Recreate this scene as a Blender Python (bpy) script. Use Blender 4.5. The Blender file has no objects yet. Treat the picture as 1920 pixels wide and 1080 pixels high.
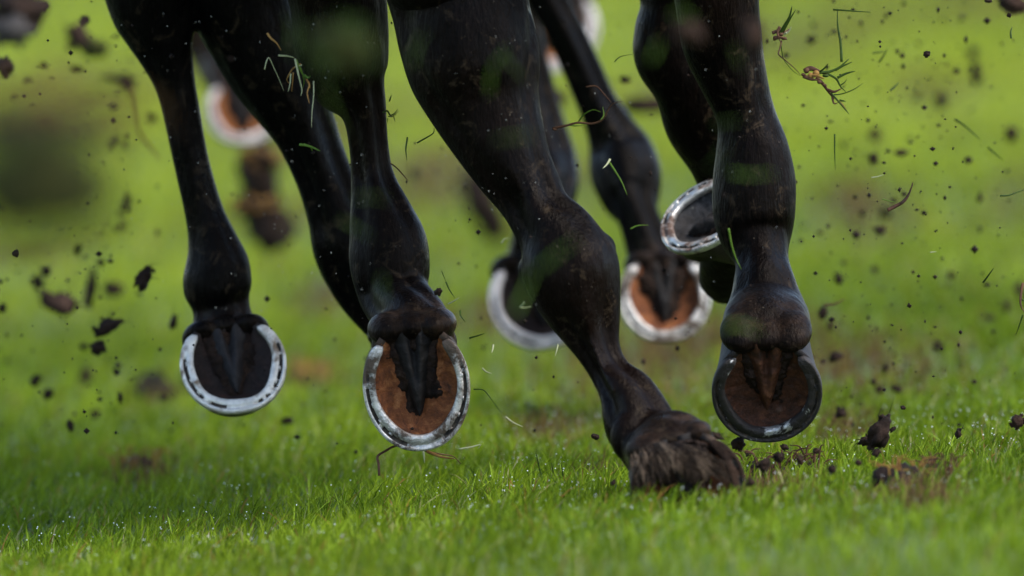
import bpy, math, random
import numpy as np
from mathutils import Vector, noise

random.seed(7); RNG = np.random.default_rng(11)
S = bpy.context.scene
COL = S.collection

# ------------------------------------------------------------------ camera
PITCH = math.radians(3.1)
FWD = np.array([0, math.cos(PITCH), -math.sin(PITCH)])
UP = np.array([0, math.sin(PITCH), math.cos(PITCH)])
RIGHT = np.array([1., 0, 0])
AIM = np.array([0, 0, .225]); DIST = 12.0
CAM = AIM - FWD*DIST
cd = bpy.data.cameras.new('camera'); cam = bpy.data.objects.new('camera', cd); COL.objects.link(cam)
cam.location = CAM; cam.rotation_euler = (math.pi/2-PITCH, 0, 0)
cd.sensor_width = 36; cd.lens = 36*DIST/1.2
cd.clip_start = .5; cd.clip_end = 2000
cd.dof.use_dof = True; cd.dof.focus_distance = DIST+.03; cd.dof.aperture_fstop = 3.3
cd.dof.aperture_blades = 0
S.camera = cam

# ------------------------------------------------------------------ sky, sun, exposure
SUN_EL, SUN_AZ = math.radians(50), math.radians(118)      # azimuth clockwise from +Y: behind the camera, to its right
w = bpy.data.worlds.new('World'); S.world = w; w.use_nodes = True
nt = w.node_tree; nt.nodes.clear()
sky = nt.nodes.new('ShaderNodeTexSky'); sky.sky_type = 'NISHITA'; sky.sun_disc = False
sky.sun_elevation = SUN_EL; sky.sun_rotation = SUN_AZ; sky.dust_density = 1.2; sky.air_density = 1
bg = nt.nodes.new('ShaderNodeBackground'); bg.inputs[1].default_value = .15
wo = nt.nodes.new('ShaderNodeOutputWorld')
nt.links.new(sky.outputs[0], bg.inputs[0]); nt.links.new(bg.outputs[0], wo.inputs[0])
sd = bpy.data.lights.new('sun', 'SUN'); sd.energy = 1.5; sd.angle = math.radians(18); sd.color = (1, .95, .86)
so = bpy.data.objects.new('sun', sd); COL.objects.link(so)
sv = Vector((math.sin(SUN_AZ)*math.cos(SUN_EL), math.cos(SUN_AZ)*math.cos(SUN_EL), math.sin(SUN_EL)))
so.rotation_euler = (-sv).to_track_quat('-Z', 'Y').to_euler(); so.location = (0, 0, 6)
S.view_settings.view_transform = 'Standard'; S.view_settings.look = 'None'
S.view_settings.exposure = 1.72; S.view_settings.gamma = 1
S.render.engine = 'CYCLES'
S.cycles.use_denoising = True

# ------------------------------------------------------------------ helpers
def P(px, py, y=0.0):
    """point of the photo pixel (1920x1080) standing at world depth y"""
    d = FWD + RIGHT*((px-960)/1600/DIST) + UP*((540-py)/1600/DIST)
    t = (y-CAM[1])/d[1]
    return CAM + d*t
def pxm(v, y=0.0):           # pixels -> metres at depth y
    return v/1600*(DIST+y)/DIST
def mesh(name, verts, faces, smooth=True):
    me = bpy.data.meshes.new(name)
    me.from_pydata([tuple(map(float, v)) for v in verts], [], [tuple(int(i) for i in f) for f in faces]); me.update()
    if smooth: me.shade_smooth()
    return me
def obj(name, me, m=None, parent=None, loc=None):
    o = bpy.data.objects.new(name, me); COL.objects.link(o)
    if m:
        for k in (m if isinstance(m, (list, tuple)) else [m]): me.materials.append(k)
    if parent: o.parent = parent
    if loc is not None: o.location = loc
    return o
def tag(o, label=None, cat=None, group=None, kind=None):
    for k, v in (('label', label), ('category', cat), ('group', group), ('kind', kind)):
        if v: o[k] = v
    return o
def nrm(v): v = np.array(v, float); return v/np.linalg.norm(v)
class Geo:
    def __init__(s): s.v = []; s.f = []; s.n = 0; s.m = []
    def add(s, v, f, mi=0):
        v = np.asarray(v, float); s.v.append(v)
        s.f += [tuple(int(i)+s.n for i in q) for q in f]; s.m += [mi]*len(f); s.n += len(v)
    def mesh(s, name, smooth=True):
        me = mesh(name, np.concatenate(s.v), s.f, smooth)
        me.polygons.foreach_set('material_index', s.m); return me
def rings(R, closed=True, cap=True):
    """faces of a stack of rings, R = array (n, k, 3)"""
    n, k = R.shape[:2]; f = []
    for i in range(n-1):
        for j in range(k if closed else k-1):
            a, b = i*k+j, i*k+(j+1) % k
            f.append((a, b, b+k, a+k))
    if cap and closed:
        f.append(tuple(range(k))[::-1]); f.append(tuple((n-1)*k+j for j in range(k)))
    return R.reshape(-1, 3), f
def catmull(A, sub):
    A = np.asarray(A, float); n = len(A)
    E = np.vstack([2*A[0]-A[1], A, 2*A[-1]-A[-2]]); out = []
    for i in range(n-1):
        p0, p1, p2, p3 = E[i:i+4]
        for k in range(sub):
            t = k/sub
            out.append(.5*((2*p1)+(-p0+p2)*t+(2*p0-5*p1+4*p2-p3)*t*t+(-p0+3*p1-3*p2+p3)*t**3))
    out.append(A[-1]); return np.array(out)
def limb(st, sub=7, k=40, groove=0.0, muscle=0.0, seed=0):
    """tapered limb: rows x,y,z, half width, depth factor"""
    A = catmull(st, sub); n = len(A); R = []
    th = np.linspace(0, 2*math.pi, k, endpoint=False)
    for i in range(n):
        p = A[i, :3]; T = nrm(A[min(i+1, n-1), :3]-A[max(i-1, 0), :3])
        V = nrm(p-CAM); sd_ = np.cross(T, V)
        sd_ = nrm(sd_) if np.linalg.norm(sd_) > .15 else RIGHT
        B = np.cross(sd_, T)
        if np.dot(B, V) > 0: B = -B
        w_ = max(A[i, 3], .002); f = np.ones(k)
        thin = math.exp(-((w_-.026)/.017)**2)
        for g in (-.72, .72):
            f -= groove*1.9*thin*np.exp(-((th-math.pi/2-g)/.20)**2)
        f += groove*1.3*thin*np.exp(-((th-math.pi/2)/.30)**2)
        thick = min(1, max(0, (w_-.042)/.02))
        for q, (g, dr, am) in enumerate(((-.95, .012, .075), (.35, -.014, .06), (1.0, .006, .05), (-.25, .02, .04))):
            f -= am*thick*np.exp(-((th-math.pi/2-g-dr*(i-n*.4)-.25*math.sin(seed*1.7+q+i*.09))/.13)**2)
        if muscle:
            s_ = np.sin(th*3+seed+i*.05)*.5+np.sin(th*5+seed*2-i*.08)*.3
            f += muscle*s_*min(1, max(0, (w_-.04)/.03))*(1-np.abs(np.cos(th))**3)
        R.append(p + np.outer(np.cos(th)*f*w_, sd_) + np.outer(np.sin(th)*f*w_*A[i, 4], B))
    R = np.array(R)
    c0 = R[0].mean(0); c1 = R[-1].mean(0)
    R = np.concatenate([[c0+(R[0]-c0)*.5], R, [c1+(R[-1]-c1)*.5]])
    return rings(R)
def blade_geo(G, pts, w0, mi=0, flat=.35):
    """one tapering blade through world points"""
    A = catmull([(*p,) for p in pts], 5); R = []; n_ = len(A)
    th = np.linspace(0, 2*math.pi, 6, endpoint=False)
    for i in range(n_):
        T = nrm(A[min(i+1, n_-1)]-A[max(i-1, 0)]+1e-9); s1 = nrm(np.cross(T, FWD)+1e-6); s2 = np.cross(s1, T)
        ww = w0*(1-.75*(i/(n_-1))**2)
        R.append(A[i]+np.outer(np.cos(th)*ww, s1)+np.outer(np.sin(th)*ww*flat, s2))
    vv, ff = rings(np.array(R)); G.add(vv, ff, mi)
def ellipsoid(c, r, axes=None, k=24):
    axes = np.eye(3) if axes is None else axes
    th = np.linspace(0, 2*math.pi, k, endpoint=False); R = []
    for ph in np.linspace(.06, math.pi-.06, 14):
        L = np.stack([r[0]*np.sin(ph)*np.cos(th), r[1]*np.sin(ph)*np.sin(th), np.full(k, r[2]*math.cos(ph))], 1)
        R.append(c + L@axes)
    return rings(np.array(R)[::-1])
def remeshed(G, voxel, smooth=6, factor=.5):
    me = G.mesh('tmp'); o = bpy.data.objects.new('tmp', me); COL.objects.link(o)
    md = o.modifiers.new('r', 'REMESH'); md.mode = 'VOXEL'; md.voxel_size = voxel; md.use_smooth_shade = True
    sm = o.modifiers.new('s', 'SMOOTH'); sm.iterations = smooth; sm.factor = factor
    dg = bpy.context.evaluated_depsgraph_get(); dg.update()
    out = bpy.data.meshes.new_from_object(o.evaluated_get(dg))
    bpy.data.objects.remove(o); out.shade_smooth(); return out

# ------------------------------------------------------------------ materials
class N:
    def __init__(s, name):
        s.m = bpy.data.materials.new(name); s.m.use_nodes = True; s.t = s.m.node_tree
        s.b = s.t.nodes['Principled BSDF']; s.o = s.t.nodes['Material Output']
        s.co = s.t.nodes.new('ShaderNodeTexCoord')
    def link(s, a, b): s.t.links.new(a, b)
    def noise(s, scale, detail=4, rough=.6, stretch=None, dist=0):
        n = s.t.nodes.new('ShaderNodeTexNoise'); n.inputs['Scale'].default_value = scale
        n.inputs['Detail'].default_value = detail; n.inputs['Roughness'].default_value = rough
        n.inputs['Distortion'].default_value = dist
        src = s.co.outputs['Object']
        if stretch:
            mp = s.t.nodes.new('ShaderNodeMapping'); mp.inputs['Scale'].default_value = stretch
            s.link(src, mp.inputs[0]); src = mp.outputs[0]
        s.link(src, n.inputs['Vector']); return n.outputs['Fac']
    def ramp(s, fac, stops):
        r = s.t.nodes.new('ShaderNodeValToRGB'); e = r.color_ramp.elements
        while len(e) < len(stops): e.new(.5)
        for k, (p, c) in enumerate(stops):
            e[k].position = p; e[k].color = (*c, 1) if len(c) == 3 else c
        s.link(fac, r.inputs[0]); return r.outputs[0]
    def mix(s, fac, a, b, mode='MIX'):
        n = s.t.nodes.new('ShaderNodeMix'); n.data_type = 'RGBA'; n.blend_type = mode
        for sock, v in ((n.inputs[0], fac), (n.inputs[6], a), (n.inputs[7], b)):
            if isinstance(v, (int, float)): sock.default_value = v
            elif isinstance(v, tuple): sock.default_value = (*v, 1)
            else: s.link(v, sock)
        return n.outputs[2]
    def bump(s, h, dist, strength=1):
        n = s.t.nodes.new('ShaderNodeBump'); n.inputs['Distance'].default_value = dist
        n.inputs['Strength'].default_value = strength
        s.link(h, n.inputs['Height'])
        if s.b.inputs['Normal'].is_linked:
            s.link(s.b.inputs['Normal'].links[0].from_socket, n.inputs['Normal'])
        s.link(n.outputs[0], s.b.inputs['Normal'])
    def set(s, **k):
        for a, v in k.items():
            q = s.b.inputs[a.replace('_', ' ')]
            if isinstance(v, (int, float)): q.default_value = v
            elif isinstance(v, tuple): q.default_value = (*v, 1)
            else: s.link(v, q)
        return s

def coat(name, dark, brown, lo, hi):
    n = N(name)
    c = n.ramp(n.noise(5, 3, .5), [(lo, dark), (hi, brown)])
    c = n.mix(n.ramp(n.noise(160, 3, .7, (1, 1, .18)), [(.35, (0, 0, 0)), (.8, (.5, .5, .5))]), c, tuple(v*1.5+.0008 for v in brown))
    speck = n.ramp(n.noise(260, 1, .4), [(.775, (0, 0, 0)), (.79, (1, 1, 1))])
    c = n.mix(speck, c, (.045, .035, .025))
    c = n.mix(n.ramp(n.noise(34, 7, .75, None, .8), [(.56, (0, 0, 0)), (.64, (.8,)*3)]), c, (.022, .015, .009))
    a = n.t.nodes.new('ShaderNodeAttribute'); a.attribute_name = 'heel'
    hn = n.t.nodes.new('ShaderNodeMath'); hn.operation = 'MULTIPLY'; n.link(a.outputs['Fac'], hn.inputs[0])
    n.link(n.ramp(n.noise(38, 4, .7), [(.35, (.1,)*3), (.6, (1,)*3)]), hn.inputs[1])
    c = n.mix(hn.outputs[0], c, n.ramp(n.noise(70, 5, .7), [(.35, (.010, .008, .007)), (.75, (.06, .034, .020))]))
    n.set(Base_Color=c, Roughness=n.ramp(n.noise(14, 4), [(.35, (.22,)*3), (.65, (.56,)*3)]))
    n.b.inputs['Specular IOR Level'].default_value = .040; n.b.inputs['Specular Tint'].default_value = (1, .88, .78, 1)
    n.b.inputs['Sheen Weight'].default_value = .004; n.b.inputs['Sheen Roughness'].default_value = .4
    n.bump(n.noise(18, 5, .55, (1, 1, .35)), .010, .9)
    n.bump(n.noise(70, 3, .6, (1, 1, .3)), .002, .8)
    n.bump(n.noise(300, 3, .7, (1, 1, .16)), .0016, 1)
    return n.m
M = {}
M['black'] = coat('black_coat', (.0006, .0005, .0006), (.0014, .0012, .0012), .35, .7)
M['bay'] = coat('dark_bay_coat', (.0008, .0006, .0006), (.0042, .0022, .0015), .42, .66)
M['brown'] = coat('brown_coat', (.010, .007, .006), (.03, .016, .010), .3, .7)

def horn(name, a, b, rough=.5):
    n = N(name)
    n.set(Base_Color=n.ramp(n.noise(60, 5, .65, (1, 1, .12)), [(.3, a), (.7, b)]), Roughness=rough+.15); n.b.inputs['Specular IOR Level'].default_value = .2
    n.bump(n.noise(240, 3, .6, (1, 1, .08)), .0012, .7); n.bump(n.noise(40, 3), .002, .5)
    return n.m
M['horn_black'] = horn('black_hoof_horn', (.006, .005, .005), (.022, .016, .013))
M['horn_brown'] = horn('brown_hoof_horn', (.018, .011, .008), (.16, .10, .06), .55)
M['horn_muddy'] = horn('muddy_hoof_horn', (.008, .006, .0045), (.06, .036, .022), .6)
M['horn_grey'] = horn('grey_hoof_horn', (.02, .018, .018), (.08, .07, .065))

def sole_mat(name, a, b, c):
    n = N(name)
    x = n.ramp(n.noise(55, 6, .7, None, .6), [(.3, a), (.52, b), (.75, c)])
    x = n.mix(n.ramp(n.noise(22, 3, .6), [(.55, (0, 0, 0)), (.72, (.75,)*3)]), x, (.012, .008, .006))
    n.set(Base_Color=x, Roughness=.6); n.b.inputs['Specular IOR Level'].default_value = .2
    n.bump(n.noise(90, 6, .7), .004, 1); n.bump(n.noise(400, 3, .6), .0008, 1)
    return n.m
M['sole_orange'] = sole_mat('orange_sole_horn', (.028, .008, .003), (.14, .042, .011), (.32, .135, .050))
M['sole_bright'] = sole_mat('bright_orange_sole_horn', (0.1320, 0.0420, 0.0120), (0.2520, 0.0840, 0.0210), (0.3300, 0.1320, 0.0420))
M['sole_dark'] = sole_mat('dark_brown_sole_horn', (0.0048, 0.0030, 0.0024), (0.0132, 0.0066, 0.0048), (0.0300, 0.0132, 0.0090))
M['sole_rust'] = sole_mat('muddy_rust_sole_horn', (.012, .006, .004), (.055, .019, .009), (.13, .048, .019))
M['sole_grey'] = sole_mat('grey_sole_horn', (0.0120, 0.0120, 0.0132), (0.0300, 0.0300, 0.0330), (0.0600, 0.0600, 0.0660))
M['frog'] = sole_mat('black_frog_horn', (0.0024, 0.0021, 0.0018), (0.0072, 0.0054, 0.0048), (0.0180, 0.0150, 0.0132))
M['frog_grey'] = sole_mat('grey_frog_horn', (0.0060, 0.0054, 0.0054), (0.0156, 0.0132, 0.0132), (0.0300, 0.0270, 0.0270))

def metal(name, base, dirt, lo, hi, rough=.34, met=.75):
    n = N(name)
    d = n.ramp(n.noise(20, 7, .72, None, .5), [(lo, (0, 0, 0)), (hi, (1, 1, 1))])
    c = n.mix(n.ramp(n.noise(60, 6, .7), [(.35, (0, 0, 0)), (.7, (1, 1, 1))]), base, tuple(v*.55 for v in base))
    c = n.mix(d, c, dirt)
    n.set(Base_Color=c, Metallic=n.mix(d, (met,)*3, (0., 0, 0)), Roughness=n.mix(d, (rough,)*3, (.75,)*3))
    n.bump(n.noise(70, 5, .6), .004, 1); n.bump(n.noise(420, 3, .6), .0009, 1)
    return n.m
M['alu_clean'] = metal('worn_aluminium', (.70, .66, .59), (.13, .085, .05), .47, .60, .42, .35)
M['alu_dirty'] = metal('scuffed_aluminium', (.55, .52, .48), (.05, .032, .019), .46, .57, .34, .5)
M['alu_scratched'] = metal('scratched_aluminium', (.72, .70, .67), (.09, .05, .035), .47, .57, .28, .65)
M['alu_muddy'] = metal('mud_caked_aluminium', (.62, .60, .57), (.010, .006, .004), .37, .42, .32, .7)
M['alu_pale'] = metal('pale_pinkish_aluminium', (.50, .45, .42), (.16, .12, .10), .6, .8, .4, .35)
n = N('groove_dark'); n.set(Base_Color=n.ramp(n.noise(150, 4), [(.4, (.012, .009, .007)), (.6, (.07, .05, .035))]), Roughness=.8); M['groove'] = n.m  # darker mottled colour for stretches of the shoe crease

def soil_mat(name, a, b, rough=.8):
    n = N(name)
    n.set(Base_Color=n.ramp(n.noise(40, 5, .7), [(.35, a), (.7, b)]), Roughness=rough); n.b.inputs['Specular IOR Level'].default_value = .15
    n.bump(n.noise(120, 5, .7), .004, 1); return n.m
M['soil'] = soil_mat('dark_wet_soil', (.005, .0027, .0018), (.026, .0135, .008))
M['soil_brown'] = soil_mat('brown_soil', (.012, .006, .0035), (.036, .018, .010))
M['soil_grey'] = soil_mat('grey_soil', (.022, .019, .017), (.05, .044, .04))
M['soil_green'] = soil_mat('grassy_soil', (.010, .012, .0008), (.026, .027, .002))
M['thatch'] = soil_mat('orange_dead_thatch', (.16, .07, .02), (.38, .19, .06))

def blade_mat(name, attr=None, cols=None, trans=.35, rough=.38):
    n = N(name)
    if attr:
        a = n.t.nodes.new('ShaderNodeAttribute'); a.attribute_name = attr; c = a.outputs['Color']
    else:
        c = n.ramp(n.noise(45, 3), [(.3, cols[0]), (.7, cols[1])])
    n.set(Base_Color=c, Roughness=rough); n.b.inputs['Specular IOR Level'].default_value = .08
    tr = n.t.nodes.new('ShaderNodeBsdfTranslucent'); n.link(c, tr.inputs[0])
    mx = n.t.nodes.new('ShaderNodeMixShader'); mx.inputs[0].default_value = trans
    n.link(n.b.outputs[0], mx.inputs[1]); n.link(tr.outputs[0], mx.inputs[2]); n.link(mx.outputs[0], n.o.inputs[0])
    return n.m
M['grass'] = blade_mat('grass_blades', 'col', rough=.5)
M['blade_green'] = blade_mat('fresh_blade', None, ((.05, .10, .012), (.12, .20, .03)))
M['blade_dark'] = blade_mat('dark_blade', None, ((.018, .035, .006), (.045, .075, .012)), .2)
M['blade_pale'] = blade_mat('pale_blade', None, ((.17, .19, .09), (.34, .35, .21)), .2)
M['root'] = blade_mat('brown_root', None, ((.025, .012, .008), (.11, .055, .03)), .1, .6)
M['hair'] = blade_mat('brown_hair', None, ((.010, .007, .005), (.045, .029, .018)), .1, .6)
M['hair_pale'] = blade_mat('pale_hair', None, ((.06, .042, .028), (.17, .12, .08)), .1, .6)
M['straw'] = blade_mat('orange_straw', None, ((.12, .055, .015), (.30, .17, .05)), .2, .6)
n = N('dew_glints'); n.set(Base_Color=(.9, .92, .9), Roughness=.08); n.b.inputs['Specular IOR Level'].default_value = 1  # near-white base paints the glint into the dew
M['dew'] = n.m

# ------------------------------------------------------------------ ground
SLOPE = math.tan(math.radians(5.0)); Z0 = P(960, 950, 0)[2]
def gz(x, y):
    x = np.asarray(x, float); y = np.asarray(y, float)
    fade = 1/(1+np.maximum(0, np.abs(x)-3)*.04)
    u = .006*np.sin(x*5.1+y*1.3+1)+.005*np.sin(x*2.3-y*2.9)+.012*np.sin(x*.9+y*.55+2)*np.minimum(1, np.abs(y)/4)
    return Z0 + SLOPE*x*fade + u
def hue(x, y):       # slow natural patches of the turf, 0..1
    v = .5+.22*np.sin(x*2.7+y*.9+.6)*np.sin(y*.63-x*1.1)+.18*np.sin(x*6.3-y*1.7)*np.sin(y*2.1+x*3)+.16*np.sin(x*1.3+y*.37+2.2)
    return np.clip(v, 0, 1)
xs = np.concatenate([-np.geomspace(400, 6, 14), np.linspace(-5, 5, 61), np.geomspace(6, 400, 14)])
ys = np.concatenate([[-300, -100, -40, -20, -13], np.linspace(-10, 12, 89), np.geomspace(12.6, 900, 30)])
X, Y = np.meshgrid(xs, ys)
G3 = np.stack([X, Y, gz(X, Y)], -1)
v, f = rings(G3, closed=False, cap=False)
n = N('turf_soil')
c = n.ramp(n.noise(2.2, 5, .6), [(.35, (.045, .075, .012)), (.6, (.075, .11, .018)), (.8, (.06, .05, .02))])
n.set(Base_Color=c, Roughness=.9); n.bump(n.noise(60, 4), .02, 1)
tag(obj('ground', mesh('ground', v, [q[::-1] for q in f]), n.m), kind='structure')

def grass_field():
    VV, FF, CC = [], [], []
    base = 0
    for (y0, y1, xa, xb, dens, h0, h1, wd, seg) in (
            (-2.7, -1.0, 1.0, 1.1, 6000, .026, .044, .0019, 2),
            (-1.0, 1.6, 1.05, 1.2, 15000, .020, .043, .0019, 3),
            (1.6, 5.0, 1.2, 1.5, 5200, .026, .046, .0026, 2),
            (5.0, 13., 1.5, 2.2, 1700, .030, .052, .005, 2),
            (13., 45., 2.2, 5.0, 420, .035, .06, .010, 1)):
        n_ = int(dens*(y1-y0)*(xa+xb))
        t = RNG.random(n_); y = y0+(y1-y0)*t; half = xa+(xb-xa)*t
        x = (RNG.random(n_)*2-1)*half
        # tufts: pull blades a little toward random tuft centres
        cell = .022 if y1 < 2 else .05
        cx_, cy_ = np.round(x/cell)*cell, np.round(y/cell)*cell
        j = np.sin(cx_*9173+cy_*5231)*.5; j2 = np.sin(cx_*3391-cy_*7127)
        x = x+(cx_+j*cell-x)*.35; y = y+(cy_+j2*.5*cell-y)*.35
        z = gz(x, y)
        hv = .62+.55*hue(x*3+5, y*3)+.22*j2
        h = (h0+(h1-h0)*RNG.random(n_)**1.6)*hv
        az = RNG.random(n_)*2*math.pi; lean = .15+.85*RNG.random(n_)**1.4+.25*np.clip(hue(x*4, y*4+9)-.6, 0, 1)
        lx = np.cos(az)*lean+.10+j2*.12; ly = np.sin(az)*lean-.02
        fa = RNG.random(n_)*math.pi
        sx, sy = np.cos(fa)*wd*.5, np.sin(fa)*wd*.5*.7
        ww = .7+.6*RNG.random(n_); sx *= ww; sy *= ww
        rows = []
        for k in range(seg+1):
            s = k/(seg+.0) if seg > 1 else k*.6
            s = s*.78 if seg > 1 else s
            bend = s**1.7
            px_, py_ = x+lx*h*bend, y+ly*h*bend; pz = z+h*s*(1-.18*lean*s)-.004*(k == 0)
            tw = 1-.55*s
            rows.append(np.stack([px_-sx*tw, py_-sy*tw, pz], 1)); rows.append(np.stack([px_+sx*tw, py_+sy*tw, pz], 1))
        rows.append(np.stack([x+lx*h*1.05, y+ly*h*1.05, z+h*(1-.25*lean)], 1))
        nv = len(rows); V = np.stack(rows, 1).reshape(-1, 3)
        b = base+np.arange(n_)*nv
        for k in range(seg):
            FF.append(np.stack([b+2*k, b+2*k+1, b+2*k+3, b+2*k+2], 1))
        FF.append(np.stack([b+2*seg, b+2*seg+1, b+2*seg+2, b+2*seg+2], 1))
        # blade colours: fresh, yellowish and dead, with brighter distant light painted in
        q = np.clip(hue(x, y)+RNG.normal(0, .22, n_), 0, 1)[:, None]
        far = np.clip((y-1.0)/9, 0, 1)[:, None]  # grazing, translucent glow of the far turf put into blade colour
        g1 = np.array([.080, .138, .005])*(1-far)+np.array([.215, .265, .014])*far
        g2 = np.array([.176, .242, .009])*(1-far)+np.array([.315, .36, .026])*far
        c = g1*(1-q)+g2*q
        r = RNG.random(n_)[:, None]
        c = np.where(r > .968, np.array([.30, .27, .12]), c)
        c = np.where((r > .945) & (r <= .968), np.array([.22, .10, .03]), c)
        c = np.where(r < .16, c*np.array([.42, .5, .6]), c); c = np.where((r > .89) & (r < .945), c*1.7+.02, c)
        tv = np.sin(cx_*757+cy_*431)*np.sin(cx_*97-cy_*223+1); bl = hue(x*5.3+2, y*5.1+7)
        c = c*(1.+.22*tv+.5*(bl-.5))[:, None]
        # worn places where the turf has died back to orange-brown thatch
        for (wx, wy, rx, ry) in WORN:
            m_ = (np.exp(-((x-wx)/rx)**2-((y-wy)/ry)**2) > RNG.random(n_)*1.0+.10)[:, None]
            c = np.where(m_, np.array([.13, .075, .03])*(.5+.8*r), c)
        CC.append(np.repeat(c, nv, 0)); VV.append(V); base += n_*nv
    V = np.concatenate(VV); C = np.concatenate(CC)
    me = bpy.data.meshes.new('grass')
    quads = np.concatenate([q for q in FF]); tri = quads[:, 2] == quads[:, 3]
    Q = quads[~tri]; T = quads[tri][:, :3]
    me.vertices.add(len(V)); me.vertices.foreach_set('co', V.ravel())
    loops = np.concatenate([Q.ravel(), T.ravel()]); me.loops.add(len(loops)); me.loops.foreach_set('vertex_index', loops.astype(np.int32))
    st = np.concatenate([np.arange(len(Q))*4, len(Q)*4+np.arange(len(T))*3]).astype(np.int32)
    me.polygons.add(len(st)); me.polygons.foreach_set('loop_start', st)
    me.update(calc_edges=True)
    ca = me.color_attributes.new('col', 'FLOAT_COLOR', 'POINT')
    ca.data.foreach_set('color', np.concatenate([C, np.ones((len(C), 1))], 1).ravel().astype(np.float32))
    me.shade_smooth()
    return me
def gpt(px, py):      # ground point seen at a pixel
    d = FWD + RIGHT*((px-960)/1600/DIST) + UP*((540-py)/1600/DIST)
    t = 5.0
    for _ in range(60):
        p = CAM+d*t; e = p[2]-float(gz(p[0], p[1])); t += e/max(.02, -d[2]+d[0]*SLOPE)*.6
        t = min(max(t, 4), 300)
    return CAM+d*t
WORN = []
for px, py, rx, ry in ((585, 712, .05, .28), (610, 560, .06, .5), (300, 745, .05, .22), (260, 895, .035, .12), (1040, 800, .07, .25), (1720, 930, .07, .16),
                       (1430, 915, .06, .16), (1120, 880, .03, .1), (1580, 800, .05, .3), (1620, 380, .09, 1.), (820, 350, .12, 1.2)):
    p = gpt(px, py+18); WORN.append((p[0], p[1], rx, ry))
rw = random.Random(21)
for _ in range(60):
    WORN.append((rw.uniform(-1.9, 1.9), rw.uniform(1.5, 22), rw.uniform(.04, .20), rw.uniform(.15, 1.2)))
tag(obj('grass', grass_field(), M['grass']), 'short wet green race turf with pale and dead blades', 'grass', kind='stuff')

def dew():
    ph = (1+5**.5)/2
    iv = np.array([(-1, ph, 0), (1, ph, 0), (-1, -ph, 0), (1, -ph, 0), (0, -1, ph), (0, 1, ph), (0, -1, -ph), (0, 1, -ph), (ph, 0, -1), (ph, 0, 1), (-ph, 0, -1), (-ph, 0, 1)], float)
    iv /= np.linalg.norm(iv[0])
    ff = np.array([(0, 11, 5), (0, 5, 1), (0, 1, 7), (0, 7, 10), (0, 10, 11), (1, 5, 9), (5, 11, 4), (11, 10, 2), (10, 7, 6), (7, 1, 8), (3, 9, 4), (3, 4, 2), (3, 2, 6), (3, 6, 8), (3, 8, 9), (4, 9, 5), (2, 4, 11), (6, 2, 10), (8, 6, 7), (9, 8, 1)])
    n_ = 5200; x = RNG.uniform(-1, 1, n_); y = RNG.uniform(-1.2, 1.8, n_)
    keep = hue(x*2.1+3, y*2.3) > RNG.random(n_)*.9; x, y = x[keep], y[keep]; n_ = len(x)
    z = gz(x, y)+RNG.uniform(.018, .036, n_); r = RNG.uniform(.0003, .0008, n_)
    V = (np.stack([x, y, z], 1)[:, None]+iv[None]*r[:, None, None]).reshape(-1, 3)
    F = (ff[None]+(np.arange(n_)*12)[:, None, None]).reshape(-1, 3)
    me = bpy.data.meshes.new('dew'); me.from_pydata(V, [], F); me.shade_smooth(); return me
tag(obj('dew', dew(), M['dew']), 'tiny drops of water whitened into glints on the blades of turf', 'dew', kind='stuff')

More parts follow.
